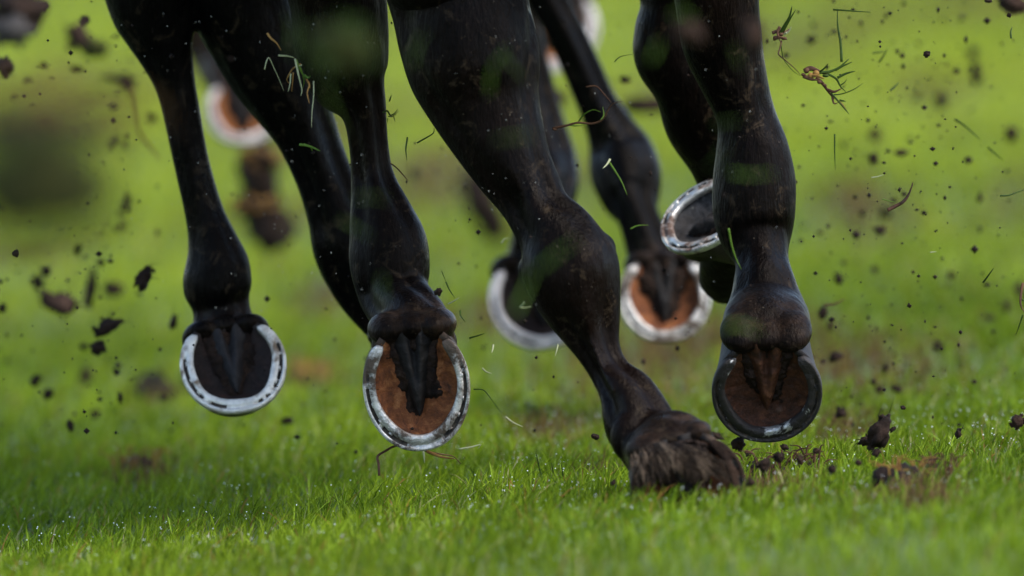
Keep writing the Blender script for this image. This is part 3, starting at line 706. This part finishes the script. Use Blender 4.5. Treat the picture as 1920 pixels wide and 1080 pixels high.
# near, sharp or slightly soft clods
for a in (
    (270, 520, 15, 24, .15, 'soil', 'dark hooked soil clod just left of the left fetlock', 25),
    (200, 612, 29, 14, .2, 'soil', 'dark elongated soil clod flying left of the white-shod hoof', -28),
    (184, 652, 13, 15, .2, 'soil', 'small black clod right below the elongated flying clod', 30),
    (325, 603, 7, 15, .3, 'soil', 'narrow dark clod in the air above the white horseshoe on the left', 8),
    (170, 545, 11, 38, .65, 'soil', 'tall thin blurred brown clod beside the broad brown smudge at left', 6),
    (112, 566, 36, 18, -1.1, 'soil_brown', 'broad very blurred brown clod at mid height on the left', 25),
    (213, 543, 19, 14, .9, 'soil_brown', 'blurred round clod between the thin clod and the hooked clod', 0),
    (72, 530, 12, 17, .6, 'soil', 'blurred dark clod above the broad brown smudge at left', -20),
    (86, 508, 10, 9, .4, 'soil', 'small dark crumb above the blurred clods at left', 30),
    (29, 475, 6, 6, 0., 'soil', 'tiny sharp black crumb alone at the left edge of the picture', 0),
    (4, 577, 7, 9, .3, 'soil', 'black crumb cut by the left edge of the picture', 0),
    (145, 467, 6, 11, .4, 'soil_green', 'small greenish upright crumb above the thin blurred clod', 10),
    (66, 713, 9, 12, .4, 'soil', 'upper of two dark crumbs low on the left', 40),
    (91, 739, 10, 10, .4, 'soil', 'lower of two dark crumbs low on the left', 0),
    (160, 703, 12, 17, .9, 'soil_brown', 'blurred brown crumb in the air below the small black clod', 20),
    (219, 698, 6, 6, .2, 'soil', 'round black crumb left of the dark thatch patch', 0),
    (225, 746, 5, 10, .2, 'soil', 'upright oval black crumb left of the white horseshoe toe', -8),
    (132, 798, 7, 11, .2, 'soil', 'black crumb near the grass at lower left', -20),
    (179, 776, 9, 8, .5, 'soil_brown', 'small reddish crumb at lower left beside a black one', 0),
    (538, 789, 12, 7, .3, 'soil', 'flat black crumb between the white horseshoe and the next hoof', 0),
    (822, 547, 8, 6, .0, 'soil', 'pair-like black crumb right of the middle fetlock', -30),
    (1116, 819, 8, 5, .0, 'soil', 'small black crumb beside the planted fetlock', 25),
    (1172, 149, 9, 7, .35, 'soil', 'dark crumb above the leg of the farther foreleg', 0),
    (1050, 185, 12, 21, 1.2, 'soil_brown', 'blurred brown crumb between the planted leg and the foreleg behind', 0),
    (908, 395, 32, 76, 2.2, 'soil', 'big blurred brown clod left of the planted knee', -18),
    (1225, 197, 58, 17, 1.2, 'soil_brown', 'long blurred brown clod left of the right-hand leg', -3),
    (1650, 810, 19, 34, .25, 'soil', 'largest dark clod in the air at lower right', 28),
    (1626, 826, 18, 10, .25, 'soil', 'small clod touching the left of the largest lower-right clod', -20),
    (1643, 848, 9, 8, .3, 'soil', 'crumb right under the largest lower-right clod', 0),
    (1577, 774, 10, 11, .3, 'soil', 'dark crumb between the muddy hoof and the largest clod', 20),
    (1680, 729, 11, 7, .3, 'soil', 'flat dark crumb above the largest lower-right clod', 10),
    (1648, 730, 9, 8, .4, 'soil_brown', 'brown crumb left of the flat dark crumb at lower right', 0),
    (1694, 764, 5, 4, .0, 'soil', 'round black speck above and right of the largest clod', 0),
    (1567, 669, 13, 9, .25, 'soil', 'dark oval clod right of the muddy horseshoe', -25),
    (1544, 586, 9, 12, .25, 'soil', 'dark oval clod right of the right-hand pastern', 25),
    (1573, 524, 8, 11, .35, 'soil', 'dark crumb in the air right of the right-hand fetlock', -10),
    (1557, 611, 6, 10, .4, 'soil_brown', 'small brown crumb below the oval clod by the pastern', 0),
    (1650, 431, 11, 9, .35, 'soil', 'blurred black crumb at mid height on the right', 0),
    (1660, 400, 13, 12, .8, 'soil_green', 'soft green-brown crumb just above a darker crumb on the right', 0),
    (1638, 298, 9, 12, .4, 'soil', 'dark crumb halfway up on the right', 0),
    (1640, 251, 11, 13, .9, 'soil_brown', 'blurred brown crumb above the dark one halfway up on the right', 0),
    (1690, 286, 15, 7, .4, 'soil_brown', 'flat reddish crumb right of the dark one at upper right', 0),
    (1766, 190, 10, 17, 1.0, 'soil', 'blurred grey crumb high on the right', 0),
    (1831, 138, 11, 22, .9, 'soil', 'upright blurred dark crumb high on the far right', 0),
    (1823, 100, 10, 11, 1.1, 'soil', 'blurred crumb above the upright dark one on the far right', 0),
    (1896, 252, 11, 15, .7, 'soil_brown', 'blurred brown crumb near the right edge, upper third', 0),
    (1816, 300, 7, 7, .3, 'soil', 'small dark crumb at right below the upright one', 0),
    (1837, 372, 6, 7, .4, 'soil', 'small dark crumb at right, one third down', 0),
    (1838, 430, 5, 6, .4, 'soil', 'small dark crumb at right, two fifths down', 20),
    (1783, 515, 7, 7, .5, 'soil', 'soft dark crumb right of centre height at the right', 0),
    (1705, 573, 4, 4, .0, 'soil', 'round black speck at right below centre height', 0),
    (1910, 540, 9, 13, .6, 'soil', 'blurred crumb beside the twig at the right edge', 0),
    (1888, 575, 7, 9, .6, 'soil_brown', 'soft brown crumb left of the twig at the right edge', 0),
    (1855, 596, 9, 6, .6, 'soil_brown', 'reddish crumb low left of the twig at the right edge', 0),
    (1757, 649, 9, 10, .5, 'soil', 'dark crumb in the air at right, three fifths down', 20),
    (1660, 690, 6, 9, .3, 'soil', 'small upright crumb left of the flat crumb at lower right', 20),
    (1908, 790, 13, 15, .5, 'soil_brown', 'soft brown clod over the grass at the right edge', 0),
    (1900, 8, 26, 16, -.8, 'soil_brown', 'blurred dark clod cut by the top right corner', 0),
    (1738, 102, 6, 6, .0, 'soil', 'sharp black crumb at upper right', 40),
    (1892, 29, 4, 4, .0, 'soil', 'sharp black speck right under the corner clod', 0),
    (1852, 2, 7, 3, .0, 'soil', 'sharp black crumb cut by the top edge at right', 0),
    (1413, 68, 19, 30, -1.9, 'soil_brown', 'blurred brown clod overlapping the right edge of the right leg', 0),
    (1290, 60, 26, 18, -2.2, 'soil_brown', 'blurred brown clod in front of the right-hand leg', 20),
    (30, 22, 50, 42, -1.4, 'soil', 'big blurred dark clod in the top left corner', 0),
    (22, 62, 46, 24, -1.6, 'soil_grey', 'blurred grey clod hanging under the top left corner clod', 0),
    (146, 68, 20, 26, -1.5, 'soil_brown', 'blurred reddish clod upper left near the corner', -40),
    (178, 92, 20, 17, -1.7, 'soil_green', 'blurred dark green clod right below the reddish one', 0),
    (160, 38, 8, 9, -.6, 'soil', 'small soft crumb above the reddish blurred clod', 20),
    (84, 11, 8, 9, -.5, 'soil', 'small soft dark crumb at the top left beside the corner clod', 0),
    (8, 125, 14, 17, -.6, 'soil', 'blurred dark clod at the left edge, upper part', -30),
    (82, 123, 7, 8, .4, 'soil', 'small round crumb under the top left clods', 0),
    (144, 130, 11, 7, .5, 'soil', 'soft dark crumb left of the two long blurred clods', 0),
    (52, 152, 7, 7, .5, 'soil', 'soft small crumb at left under the edge clod', 0),
    (237, 155, 15, 20, .9, 'soil', 'blurred grey clod just left of the left cannon', -15),
    (215, 148, 25, 8, 1.1, 'soil_brown', 'faint brown smear of soil beside the grey clod at left', 0),
    (283, 222, 9, 8, .7, 'soil', 'soft crumb against the left edge of the left cannon', 0),
    (205, 268, 18, 7, .9, 'soil_brown', 'thin slanting brown crumb left of the left cannon', -50),
    (231, 270, 5, 10, .8, 'soil', 'upright soft crumb beside the slanting brown one', 0),
    (227, 392, 9, 9, .9, 'soil', 'soft crumb left of the left cannon, middle height', 0),
    (236, 374, 8, 12, .8, 'soil', 'soft upright crumb just above another left of the cannon', 0),
    (225, 423, 9, 9, .9, 'soil_brown', 'soft brown crumb below the pair beside the left cannon', 0),
    (778, 325, 8, 12, 1.0, 'soil', 'soft dark crumb in the green gap in the middle', 0),
    (1385, 832, 12, 14, .3, 'soil', 'dark clod low between the planted hoof and the muddy one', 10),
    (1342, 817, 15, 8, .3, 'soil', 'flat dark clod just above and right of the planted hoof', 20),
    (1797, 812, 6, 9, .4, 'soil', 'small dark crumb over the turf far right', 20),
    (1460, 858, 10, 10, .3, 'soil', 'dark crumb low behind the planted hoof on the right', 0),
):
    clod(*a[:7], rot=a[7])

rs = random.Random(77)
for px, py, a_, lab in ((1365, 868, 8, 'dark crumb low in the spray right behind the planted hoof'), (1402, 850, 6, 'small dark crumb in the spray above the scrape of soil'), (1432, 872, 9, 'round dark crumb over the scrape of soil behind the planted hoof'),
                        (1470, 838, 6, 'small crumb under the muddy horseshoe, right of its toe'), (1500, 862, 8, 'dark crumb over the turf below the muddy horseshoe'), (1530, 845, 5, 'tiny crumb right of the one below the muddy horseshoe'),
                        (1560, 880, 8, 'dark crumb between the muddy horseshoe and the root tangle'), (1610, 868, 6, 'small crumb left of the root tangle, above the turf'), (1150, 905, 6, 'small crumb just left of the planted hoof'),
                        (1408, 905, 7, 'dark crumb touching the turf right of the planted hoof')):
    clod(px, py, a_*rs.uniform(.8, 1.5), a_, .0, rs.choice(['soil', 'soil_brown']), lab, rs.uniform(-40, 40))
# blurred clods of torn turf near the lens
def turf_clod(px, py, rx, ry, d, m, label, blades, seed, mat='blade_dark'):
    r = bpy.data.objects.new('turf_clod', None); COL.objects.link(r); r.location = P(px, py, d); tag(r, label, 'turf clod', 'clods of torn turf in the air')
    obj('soil', clod_mesh(pxm(rx, d), pxm((rx+ry)*.45, d), pxm(ry, d), seed, .5), M[m], r)
    G = Geo(); rr = random.Random(seed)
    for _ in range(blades):
        a = rr.uniform(0, 6.28); s = rr.uniform(.3, .8); e = rr.uniform(1., 1.55)
        p0 = np.array([math.cos(a)*pxm(rx, d)*s, rr.uniform(-.02, .02), math.sin(a)*pxm(ry, d)*s])
        p2 = np.array([math.cos(a+.3)*pxm(rx, d)*e, rr.uniform(-.03, .03), math.sin(a+.3)*pxm(ry, d)*e]); p1 = (p0+p2)/2+np.array([rr.uniform(-.01, .01), 0, rr.uniform(0, .012)])
        blade_geo(G, [p0, p1, p2], .0016)
    obj('grass_tuft', G.mesh('grass_tuft'), M[mat], r); return r
turf_clod(58, 335, 122, 96, -5.4, 'soil_green', 'huge out-of-focus green turf clod close to the camera at left', 60, 41)
turf_clod(75, 225, 150, 40, -5.2, 'soil_brown', 'out-of-focus brown turf clod above the huge green one', 40, 42, 'straw')
turf_clod(640, 95, 46, 40, -3.2, 'soil_green', 'out-of-focus green and brown turf clod before the middle hind leg', 50, 43)
turf_clod(492, 298, 32, 16, 2.6, 'soil_brown', 'blurred turf clod with orange straw under the far pale hoof', 30, 44, 'straw')
turf_clod(488, 350, 38, 66, 3.4, 'soil', 'dark blurred turf clod between the left legs', 20, 45)
turf_clod(478, 385, 34, 10, 2.6, 'soil_brown', 'blurred orange straw clump between the left legs', 36, 46, 'straw')
turf_clod(508, 425, 34, 42, 3.4, 'soil', 'lowest dark blurred turf clod between the left legs', 14, 47)

# torn places and loose tufts on the ground
def divot(px, py, rx, ry, m, label, seed, mat='root', blades=26):
    p = gpt(px, py)
    s = (12+p[1])/12/1600
    r = bpy.data.objects.new('divot', None); COL.objects.link(r); r.location = (p[0], p[1], float(gz(p[0], p[1]))); tag(r, label, 'divot', 'torn divots lying on the turf')
    obj('soil', clod_mesh(rx*s, rx*s*1.3, ry*s*1.2+.012, seed, .5), M[m], r)
    G = Geo(); rr = random.Random(seed)
    for _ in range(blades):
        x0, y0 = rr.uniform(-1, 1)*rx*s, rr.uniform(-1, 1)*rx*s; h = rr.uniform(.012, .035)+ry*s
        dx = rr.uniform(-.03, .03); blade_geo(G, [np.array([x0, y0, 0]), np.array([x0+dx*.4, y0, h*.8]), np.array([x0+dx, y0, h*.9])], .0013)
    obj('grass_tuft', G.mesh('grass_tuft'), M[mat], r); return r
divot(300, 752, 58, 22, 'soil', 'wide dark divot on the turf behind the white-shod hoof', 51, 'blade_dark')
divot(258, 895, 44, 16, 'soil_brown', 'brown divot in the turf at lower left', 52, 'straw')
divot(578, 712, 36, 9, 'thatch', 'orange-brown divot behind the middle hoof', 53, 'straw')
divot(1690, 925, 40, 24, 'soil', 'dark root-tangled divot at lower right', 54, 'straw')
divot(1765, 912, 46, 16, 'soil_brown', 'low reddish divot right of the root-tangled one', 55)
divot(1425, 905, 40, 14, 'soil', 'dark scrape of soil just behind the planted hoof', 56)
divot(1500, 893, 34, 12, 'soil', 'small dark scrape of soil right of the planted hoof', 57)
divot(1000, 800, 30, 8, 'soil_green', 'faint dark divot left of the planted fetlock', 58, 'blade_dark')

# sprigs of grass and roots
sprig('grass_sprig', 'brown-rooted grass sprig trailing a thread at upper right', .0, [
    ([(1461, 66), (1470, 50), (1480, 32), (1485, 12)], 3.2, 0), ([(1468, 60), (1480, 38), (1492, 18)], 2, 0),
    ([(1448, 62), (1460, 58), (1472, 60), (1480, 54)], 3.5, 1), ([(1450, 74), (1462, 70), (1476, 74)], 3.2, 1), ([(1462, 50), (1458, 62), (1464, 80)], 3, 1),
    ([(1466, 76), (1462, 92), (1460, 102), (1474, 114), (1492, 130), (1502, 142)], 1.4, 1), ([(1464, 78), (1466, 96), (1470, 112), (1486, 132), (1500, 142)], 1.1, 0),
    ([(1470, 64), (1478, 60), (1484, 50)], 2, 2)], ['blade_dark', 'root', 'blade_pale'], knots=[(1454, 70, 5, 1), (1470, 72, 5, 1), (1464, 64, 5, 1), (1474, 62, 3, 2)])
st = [([(1508, 134), (1520, 128), (1536, 134), (1552, 140)], 5, 1), ([(1506, 142), (1520, 148), (1532, 150)], 4, 1), ([(1534, 136), (1556, 134), (1574, 126), (1592, 110)], 3, 0),
      ([(1566, 132), (1580, 124), (1598, 116)], 2.2, 0), ([(1530, 146), (1542, 156), (1552, 170), (1564, 186)], 3.6, 1), ([(1552, 138), (1568, 148), (1576, 162), (1586, 172)], 2.3, 0),
      ([(1570, 146), (1586, 138), (1604, 133)], 2.6, 0), ([(1552, 168), (1564, 172), (1578, 166)], 3, 1), ([(1560, 178), (1578, 176), (1600, 168), (1618, 156)], 1.3, 0),
      ([(1558, 174), (1572, 190), (1584, 204), (1592, 214)], 2, 0), ([(1566, 184), (1580, 196), (1590, 212)], 1.5, 2), ([(1560, 182), (1564, 194), (1572, 192)], 2, 1),
      ([(1574, 188), (1586, 190)], 2, 0), ([(1538, 134), (1548, 126), (1553, 119)], 1.7, 0), ([(1576, 160), (1584, 154), (1588, 148)], 1.2, 0), ([(1516, 144), (1530, 142), (1546, 148)], 3.5, 2)]
sprig('grass_sprig', 'large knotted grass tuft with splayed blades at upper right', .0, st, ['blade_dark', 'root', 'straw'], knots=[(1512, 132, 7, 1), (1506, 140, 5, 1), (1520, 142, 6, 2), (1536, 154, 5, 1), (1530, 138, 6, 2), (1546, 160, 4, 1), (1548, 142, 5, 0)])
sprig('grass_snippet', 'long upright dark blade standing in the air above the knotted tuft', .02, [([(1578, 116), (1576, 80), (1571, 50), (1570, 16)], 2.6, 0)], ['blade_dark'])
sprig('grass_snippet', 'thin horizontal blade at the top above the upright one', .02, [([(1562, 18), (1590, 20), (1632, 23)], 1.9, 0)], ['blade_dark'])
sprig('grass_sprig', 'tangled pale and rusty grass hanging before the black hind leg', -.1, [
    ([(522, 104), (538, 105), (552, 108)], 1.9, 0), ([(553, 110), (556, 124), (560, 142), (566, 168), (564, 180)], 2.0, 0), ([(558, 118), (566, 134), (570, 152), (568, 166)], 1.5, 1),
    ([(564, 120), (550, 128), (542, 140), (538, 150), (544, 158)], 1.6, 2), ([(545, 138), (544, 156), (540, 172)], 1.3, 0), ([(550, 136), (548, 160), (547, 172)], 1.1, 2),
    ([(566, 122), (552, 126)], 1.4, 0), ([(574, 148), (580, 160), (576, 174), (580, 194)], 1.9, 2), ([(588, 152), (588, 180), (585, 210), (584, 239)], 1.2, 0), ([(570, 140), (578, 146), (582, 142)], 2, 1),
    ([(556, 112), (562, 130), (568, 140), (576, 150)], 1.5, 1)], ['blade_pale', 'blade_green', 'straw'])
sprig('grass_snippet', 'thin pale hooked blade left of the tangled grass', -.1, [([(496, 130), (500, 114), (505, 109), (514, 128), (524, 150), (532, 170)], 1.1, 0)], ['blade_pale'])
sprig('root_fibre', 'short rusty root fibre above the tangled grass', -.1, [([(501, 62), (508, 72), (518, 80), (527, 94)], 2.2, 0)], ['straw'], 'root')
sprig('grass_sprig', 'small green sprig in front of the black hind leg', -.05, [([(561, 271), (576, 273), (590, 278), (600, 283)], 2.6, 0), ([(570, 270), (582, 276), (586, 284)], 1.9, 0)], ['blade_green'])
sprig('twig', 'long forked straw twig crossing the farther foreleg', -.05, [
    ([(1036, 241), (1060, 236), (1084, 230), (1110, 232), (1130, 224), (1140, 206), (1150, 194), (1168, 190)], 2.2, 0), ([(1084, 229), (1096, 214), (1112, 206), (1126, 210)], 1.4, 1), ([(1098, 163), (1118, 162), (1132, 176), (1146, 192)], 1.7, 0),
    ([(1068, 234), (1080, 236), (1100, 234)], 1.6, 1), ([(1126, 226), (1132, 216), (1130, 200)], 1.5, 1)], ['root', 'blade_green'], 'twig', knots=[(1040, 242, 4, 0)])
sprig('grass_snippet', 'bent green blade with a pale tip in front of the farther fetlock', -.05, [([(1144, 298), (1138, 308), (1130, 316)], 2.2, 1), ([(1143, 305), (1154, 322), (1166, 342), (1176, 366)], 1.9, 0)], ['blade_green', 'blade_pale'])
sprig('bark_strip', 'curled reddish strip of bark in the air on the right', .05, [([(1664, 394), (1680, 386), (1694, 378), (1704, 364), (1712, 342)], 3.6, 0), ([(1654, 373), (1668, 377), (1680, 379)], 1, 1), ([(1688, 382), (1698, 372), (1708, 356)], 2.6, 2)], ['root', 'blade_green', 'soil_brown'], 'bark')
sprig('twig', 'arched brown twig lying over the turf under the middle hoof', .0, [
    ([(711, 892), (710, 870), (708, 856), (722, 846), (742, 836), (770, 836), (800, 846), (830, 852), (850, 856), (864, 870)], 2.4, 0), ([(800, 846), (826, 856), (852, 860)], 3, 1), ([(794, 846), (796, 868)], 2, 2), ([(860, 842), (884, 838), (900, 834), (896, 842)], 1.6, 2)], ['root', 'straw', 'blade_pale'], 'twig', 'bits lying on the turf')
sprig('root_fibre', 'long curved fibre with a pale end right of the middle hoof', .0, [([(888, 730), (906, 731), (918, 744), (928, 758)], 1.3, 0), ([(928, 758), (940, 774)], .8, 0), ([(948, 782), (962, 792), (980, 800)], 1.9, 1)], ['blade_dark', 'blade_pale'], 'root')
sprig('grass_snippet', 'slim dark blade slanting right of the middle pastern', .0, [([(836, 528), (842, 542), (853, 559)], 1.6, 0), ([(828, 508), (836, 528)], .8, 0)], ['blade_dark'])
sprig('grass_snippet', 'short pale blade under the slanting dark blade', .0, [([(840, 570), (850, 565), (861, 558)], 1.4, 0)], ['blade_pale'])
sprig('grass_snippet', 'small dark comma-shaped blade right of the middle hoof', .0, [([(863, 582), (864, 592), (872, 603)], 1.9, 0)], ['blade_dark'])
sprig('grass_snippet', 'dark horizontal blade beside the middle horseshoe', .0, [([(880, 634), (894, 630), (909, 625)], 1.7, 0)], ['blade_dark'])
sprig('grass_snippet', 'upright pale snippet right of the middle horseshoe', .0, [([(925, 646), (924, 654), (922, 662)], 1.8, 0)], ['blade_pale'])
sprig('grass_snippet', 'curved pale snippet just right of the middle horseshoe', .0, [([(904, 690), (912, 697), (922, 700)], 1.5, 0)], ['blade_pale'])
sprig('grass_snippet', 'pale vertical snippet low between middle hoof and planted leg', .0, [([(1046, 646), (1044, 656), (1041, 668)], 1.6, 0)], ['blade_pale'])
sprig('grass_snippet', 'pale V-shaped snippet against the hidden shoe behind the planted knee', -.3, [([(983, 566), (980, 572), (975, 576), (984, 577), (996, 575)], 1.5, 0)], ['blade_pale'])
sprig('grass_snippet', 'pale curled snippet left of the planted knee', -.3, [([(940, 456), (946, 448), (954, 447)], 1.4, 0)], ['blade_pale'])
sprig('grass_snippet', 'thin green blade lying across the right-hand fetlock', -.15, [([(1366, 428), (1372, 460), (1380, 485), (1390, 505)], 2.1, 0)], ['blade_green'])
sprig('grass_snippet', 'thin green blade arching over the farther pastern', -.15, [([(1182, 429), (1196, 423), (1216, 422)], 1.5, 0)], ['blade_green'])
sprig('grass_sprig', 'fine dark sprig in the green gap near the middle', .05, [([(718, 211), (726, 208), (732, 216), (740, 212), (746, 204)], 1.7, 0), ([(728, 218), (736, 218), (748, 208)], 1.2, 0), ([(730, 190), (734, 178)], 1.5, 0), ([(727, 222), (727, 230)], 1, 0), ([(738, 218), (741, 229)], 1, 0)], ['blade_dark'])
sprig('grass_snippet', 'L-shaped dark blade in the middle green gap', .05, [([(782, 268), (796, 260), (812, 250), (814, 240)], 1.6, 0)], ['blade_dark'])
sprig('grass_snippet', 'upright dark blade in the middle green gap', .1, [([(764, 257), (761, 280), (763, 300)], 1.7, 0)], ['blade_dark'])
sprig('root_fibre', 'rusty fibre at the foot of the middle green gap', .05, [([(732, 306), (744, 315), (756, 328), (766, 340)], 1.4, 0)], ['root'], 'root')
sprig('grass_snippet', 'fine curved hair-like blade left of the right-hand knee', .1, [([(1152, 116), (1164, 106), (1190, 101)], 1.0, 0)], ['blade_dark'])
sprig('grass_sprig', 'faint crossed blades at upper right', .5, [([(1636, 100), (1650, 98), (1660, 96)], 1.6, 0), ([(1648, 117), (1656, 106), (1665, 90)], 2, 0)], ['blade_dark'])
sprig('grass_snippet', 'soft slanting blade right of the knotted tuft', .4, [([(1669, 170), (1678, 162), (1686, 154)], 2.1, 0)], ['blade_dark'])
sprig('grass_snippet', 'vertical thin blade below the knotted tuft', .1, [([(1565, 251), (1565, 280), (1566, 318)], 1.6, 0)], ['blade_dark'])
sprig('grass_snippet', 'pale thin blade on the right below the vertical one', .0, [([(1634, 333), (1646, 331), (1657, 327)], 1.4, 0)], ['blade_pale'])
sprig('grass_snippet', 'long soft slanting blade at far upper right', .55, [([(1790, 223), (1812, 238), (1838, 262)], 2.2, 0), ([(1852, 276), (1880, 300)], 1.8, 0)], ['blade_dark'])
sprig('grass_snippet', 'dark curved blade running off the right edge', .0, [([(1875, 367), (1892, 366), (1908, 360), (1926, 354)], 1.7, 0)], ['blade_dark'])
sprig('grass_snippet', 'short slanted dark blade near the right edge', .05, [([(1843, 530), (1852, 518), (1863, 503)], 1.9, 0)], ['blade_dark'])
sprig('grass_snippet', 'short upright dark blade in the top right area', .1, [([(1896, 72), (1895, 60), (1898, 50)], 2.1, 0)], ['blade_dark'])
sprig('grass_snippet', 'tiny pale dash in the air at right, centre height', .0, [([(1744, 473), (1756, 472)], 1.2, 0)], ['blade_pale'])
sprig('twig', 'thin brown twig with a pale joint at the right edge', .05, [([(1918, 530), (1914, 555), (1914, 572), (1922, 588)], 2.6, 0), ([(1918, 590), (1912, 608), (1905, 628)], 1.5, 1), ([(1914, 560), (1922, 566)], 2, 1)], ['root', 'blade_dark'], 'twig')
sprig('root_fibre', 'thin faint root fibre curving down left of the left cannon', 1.4, [([(246, 165), (254, 215), (262, 250), (290, 285)], 3, 0), ([(262, 250), (300, 300)], 3, 0)], ['straw'], 'root')
sprig('root_fibre', 'blurred brown fibre right of the muddy hoof', .6, [([(1545, 572), (1565, 570), (1585, 560)], 2.4, 0)], ['root'], 'root')
sprig('root_tangle', 'tangle of orange roots standing in the turf at lower right', -.15, [([(1650, 940), (1662, 925), (1668, 905), (1660, 880)], 4, 0), ([(1664, 930), (1690, 920), (1710, 905)], 4, 1), ([(1672, 945), (1660, 920)], 3.4, 0), ([(1720, 915), (1760, 905), (1800, 898), (1814, 900)], 4, 1), ([(1730, 890), (1770, 880), (1800, 884)], 3, 0)], ['straw', 'root'], 'root', 'bits lying on the turf')
for px, py, dd in ((1010, 865, 0.), (1032, 870, .03), (1050, 873, .05)):
    pass
sprig('grass_sprig', 'three dark upright stems in the turf left of the planted hoof', .1, [([(1020, 912), (1012, 880), (1005, 848)], 2.2, 0), ([(1046, 930), (1040, 900), (1034, 868)], 2.6, 0), ([(1062, 916), (1056, 892), (1052, 868)], 2.4, 0)], ['blade_dark'], 'grass sprig', 'bits lying on the turf')

# blurred blades flying near the lens
for (pts, w_, d, m, lab) in (
    ([(918, 175), (922, 130), (945, 100), (952, 88)], 9, -2.2, 'blade_green', 'blurred arched green blade across the bay forearm'),
    ([(940, 98), (965, 130), (985, 150)], 7, -2.0, 'blade_dark', 'second blurred blade branching right on the bay forearm'),
    ([(770, 125), (782, 85), (796, 62)], 9, -2.4, 'blade_dark', 'blurred upright blade near the top of the bay forearm'),
    ([(612, 165), (628, 205), (650, 260)], 9, -2.4, 'blade_dark', 'blurred blade in front of the gap between middle legs'),
    ([(548, 100), (552, 60), (548, 20)], 12, -2.8, 'blade_dark', 'wide blurred blade at the top of the black hind leg'),
    ([(1370, 325), (1410, 328), (1450, 325)], 9, -2.3, 'blade_green', 'horizontal blurred green blade across the right leg'),
    ([(1340, 235), (1365, 228), (1392, 226)], 7, -2.3, 'blade_dark', 'horizontal blurred dark blade higher on the right leg'),
    ([(1330, 318), (1345, 300), (1360, 270)], 8, -2.6, 'blade_dark', 'slanting blurred blade left on the right leg'),
    ([(1222, 112), (1230, 95), (1236, 78)], 10, -2.6, 'blade_green', 'blurred green blade on the upper right leg, left side'),
    ([(1262, 30), (1280, 22), (1300, 36)], 12, -2.6, 'blade_green', 'blurred green blade at the very top of the right leg'),
    ([(1375, 90), (1385, 115), (1392, 130)], 8, -2.4, 'blade_dark', 'blurred dark blade by the edge clod on the right leg'),
    ([(1355, 612), (1390, 610), (1425, 622)], 12, -2.4, 'blade_green', 'blurred green blade across the right pastern'),
    ([(1010, 505), (1040, 480), (1080, 450)], 12, -2.6, 'blade_green', 'wide blurred green blade across the planted knee'),
    ([(965, 590), (985, 545), (1000, 510)], 12, -2.6, 'blade_green', 'blurred green blade on the left side of the planted knee'),
    ([(930, 262), (985, 255), (1000, 252)], 9, -2.5, 'blade_dark', 'blurred dark horizontal blade low on the bay forearm'),
    ([(640, 412), (670, 430), (695, 445)], 9, -2.2, 'blade_dark', 'blurred blade across the middle fetlock'),
    ([(715, 520), (718, 550), (720, 575)], 10, -2.3, 'blade_dark', 'upright blurred blade below the middle fetlock'),
    ([(665, 372), (700, 370), (725, 374)], 8, -2.4, 'blade_dark', 'short blurred horizontal blade above the middle fetlock'),
):
    sprig('grass_snippet', lab, d, [(pts, w_*.30, 0)], [m], 'grass blade', 'blurred grass flying near the camera')

# countless specks of mud and water
def specks():
    G = Geo(); rr = random.Random(5)
    ph = [(1, 0, 0), (-1, 0, 0), (0, 1, 0), (0, -1, 0), (0, 0, 1), (0, 0, -1)]
    ff = [(0, 2, 4), (2, 1, 4), (1, 3, 4), (3, 0, 4), (2, 0, 5), (1, 2, 5), (3, 1, 5), (0, 3, 5)]
    for i in range(1700):
        k = rr.random()
        if k < .45: px, py = rr.gauss(1700, 140), rr.uniform(-20, 800)
        elif k < .65: px, py = rr.gauss(150, 110), rr.uniform(60, 820)
        else: px, py = rr.gauss(900, 420), rr.uniform(0, 850)
        d = rr.gauss(.5, .7); r = pxm(abs(rr.gauss(0, 1.1))+.6+(2.5 if rr.random() < .06 else 0))*(1+max(0, d)*.8)
        c = P(px, py, d)
        if c[2] < float(gz(c[0], c[1]))+.02: continue
        v = np.array(ph)*r*np.array([rr.uniform(.6, 1.5), 1, rr.uniform(.6, 1.5)])+c
        G.add(v, ff, 0)
    return G.mesh('mud_spray')
tag(obj('mud_spray', specks(), M['soil']), 'fine spray of dark mud specks hanging in the air', 'mud spray', kind='stuff')
def drops():
    G = Geo(); rr = random.Random(9)
    for i in range(170):
        px = rr.choice([rr.gauss(330, 60), rr.gauss(520, 70), rr.gauss(650, 60), rr.gauss(960, 90), rr.gauss(1330, 90)]); py = rr.uniform(10, 600)
        d = rr.uniform(-.35, -.15); r = pxm(rr.uniform(.35, .85)); c = P(px, py, d)
        vv, f2 = ellipsoid(c, (r, r, r*rr.uniform(1, 1.9)), None, 6); G.add(vv, f2)
    return G.mesh('water_drops')
n = N('muddy_water'); n.set(Base_Color=(.25, .25, .22), Roughness=.2); 
tag(obj('water_drops', drops(), n.m), 'fine pale drops of water flying around the legs', 'water drops', kind='stuff')
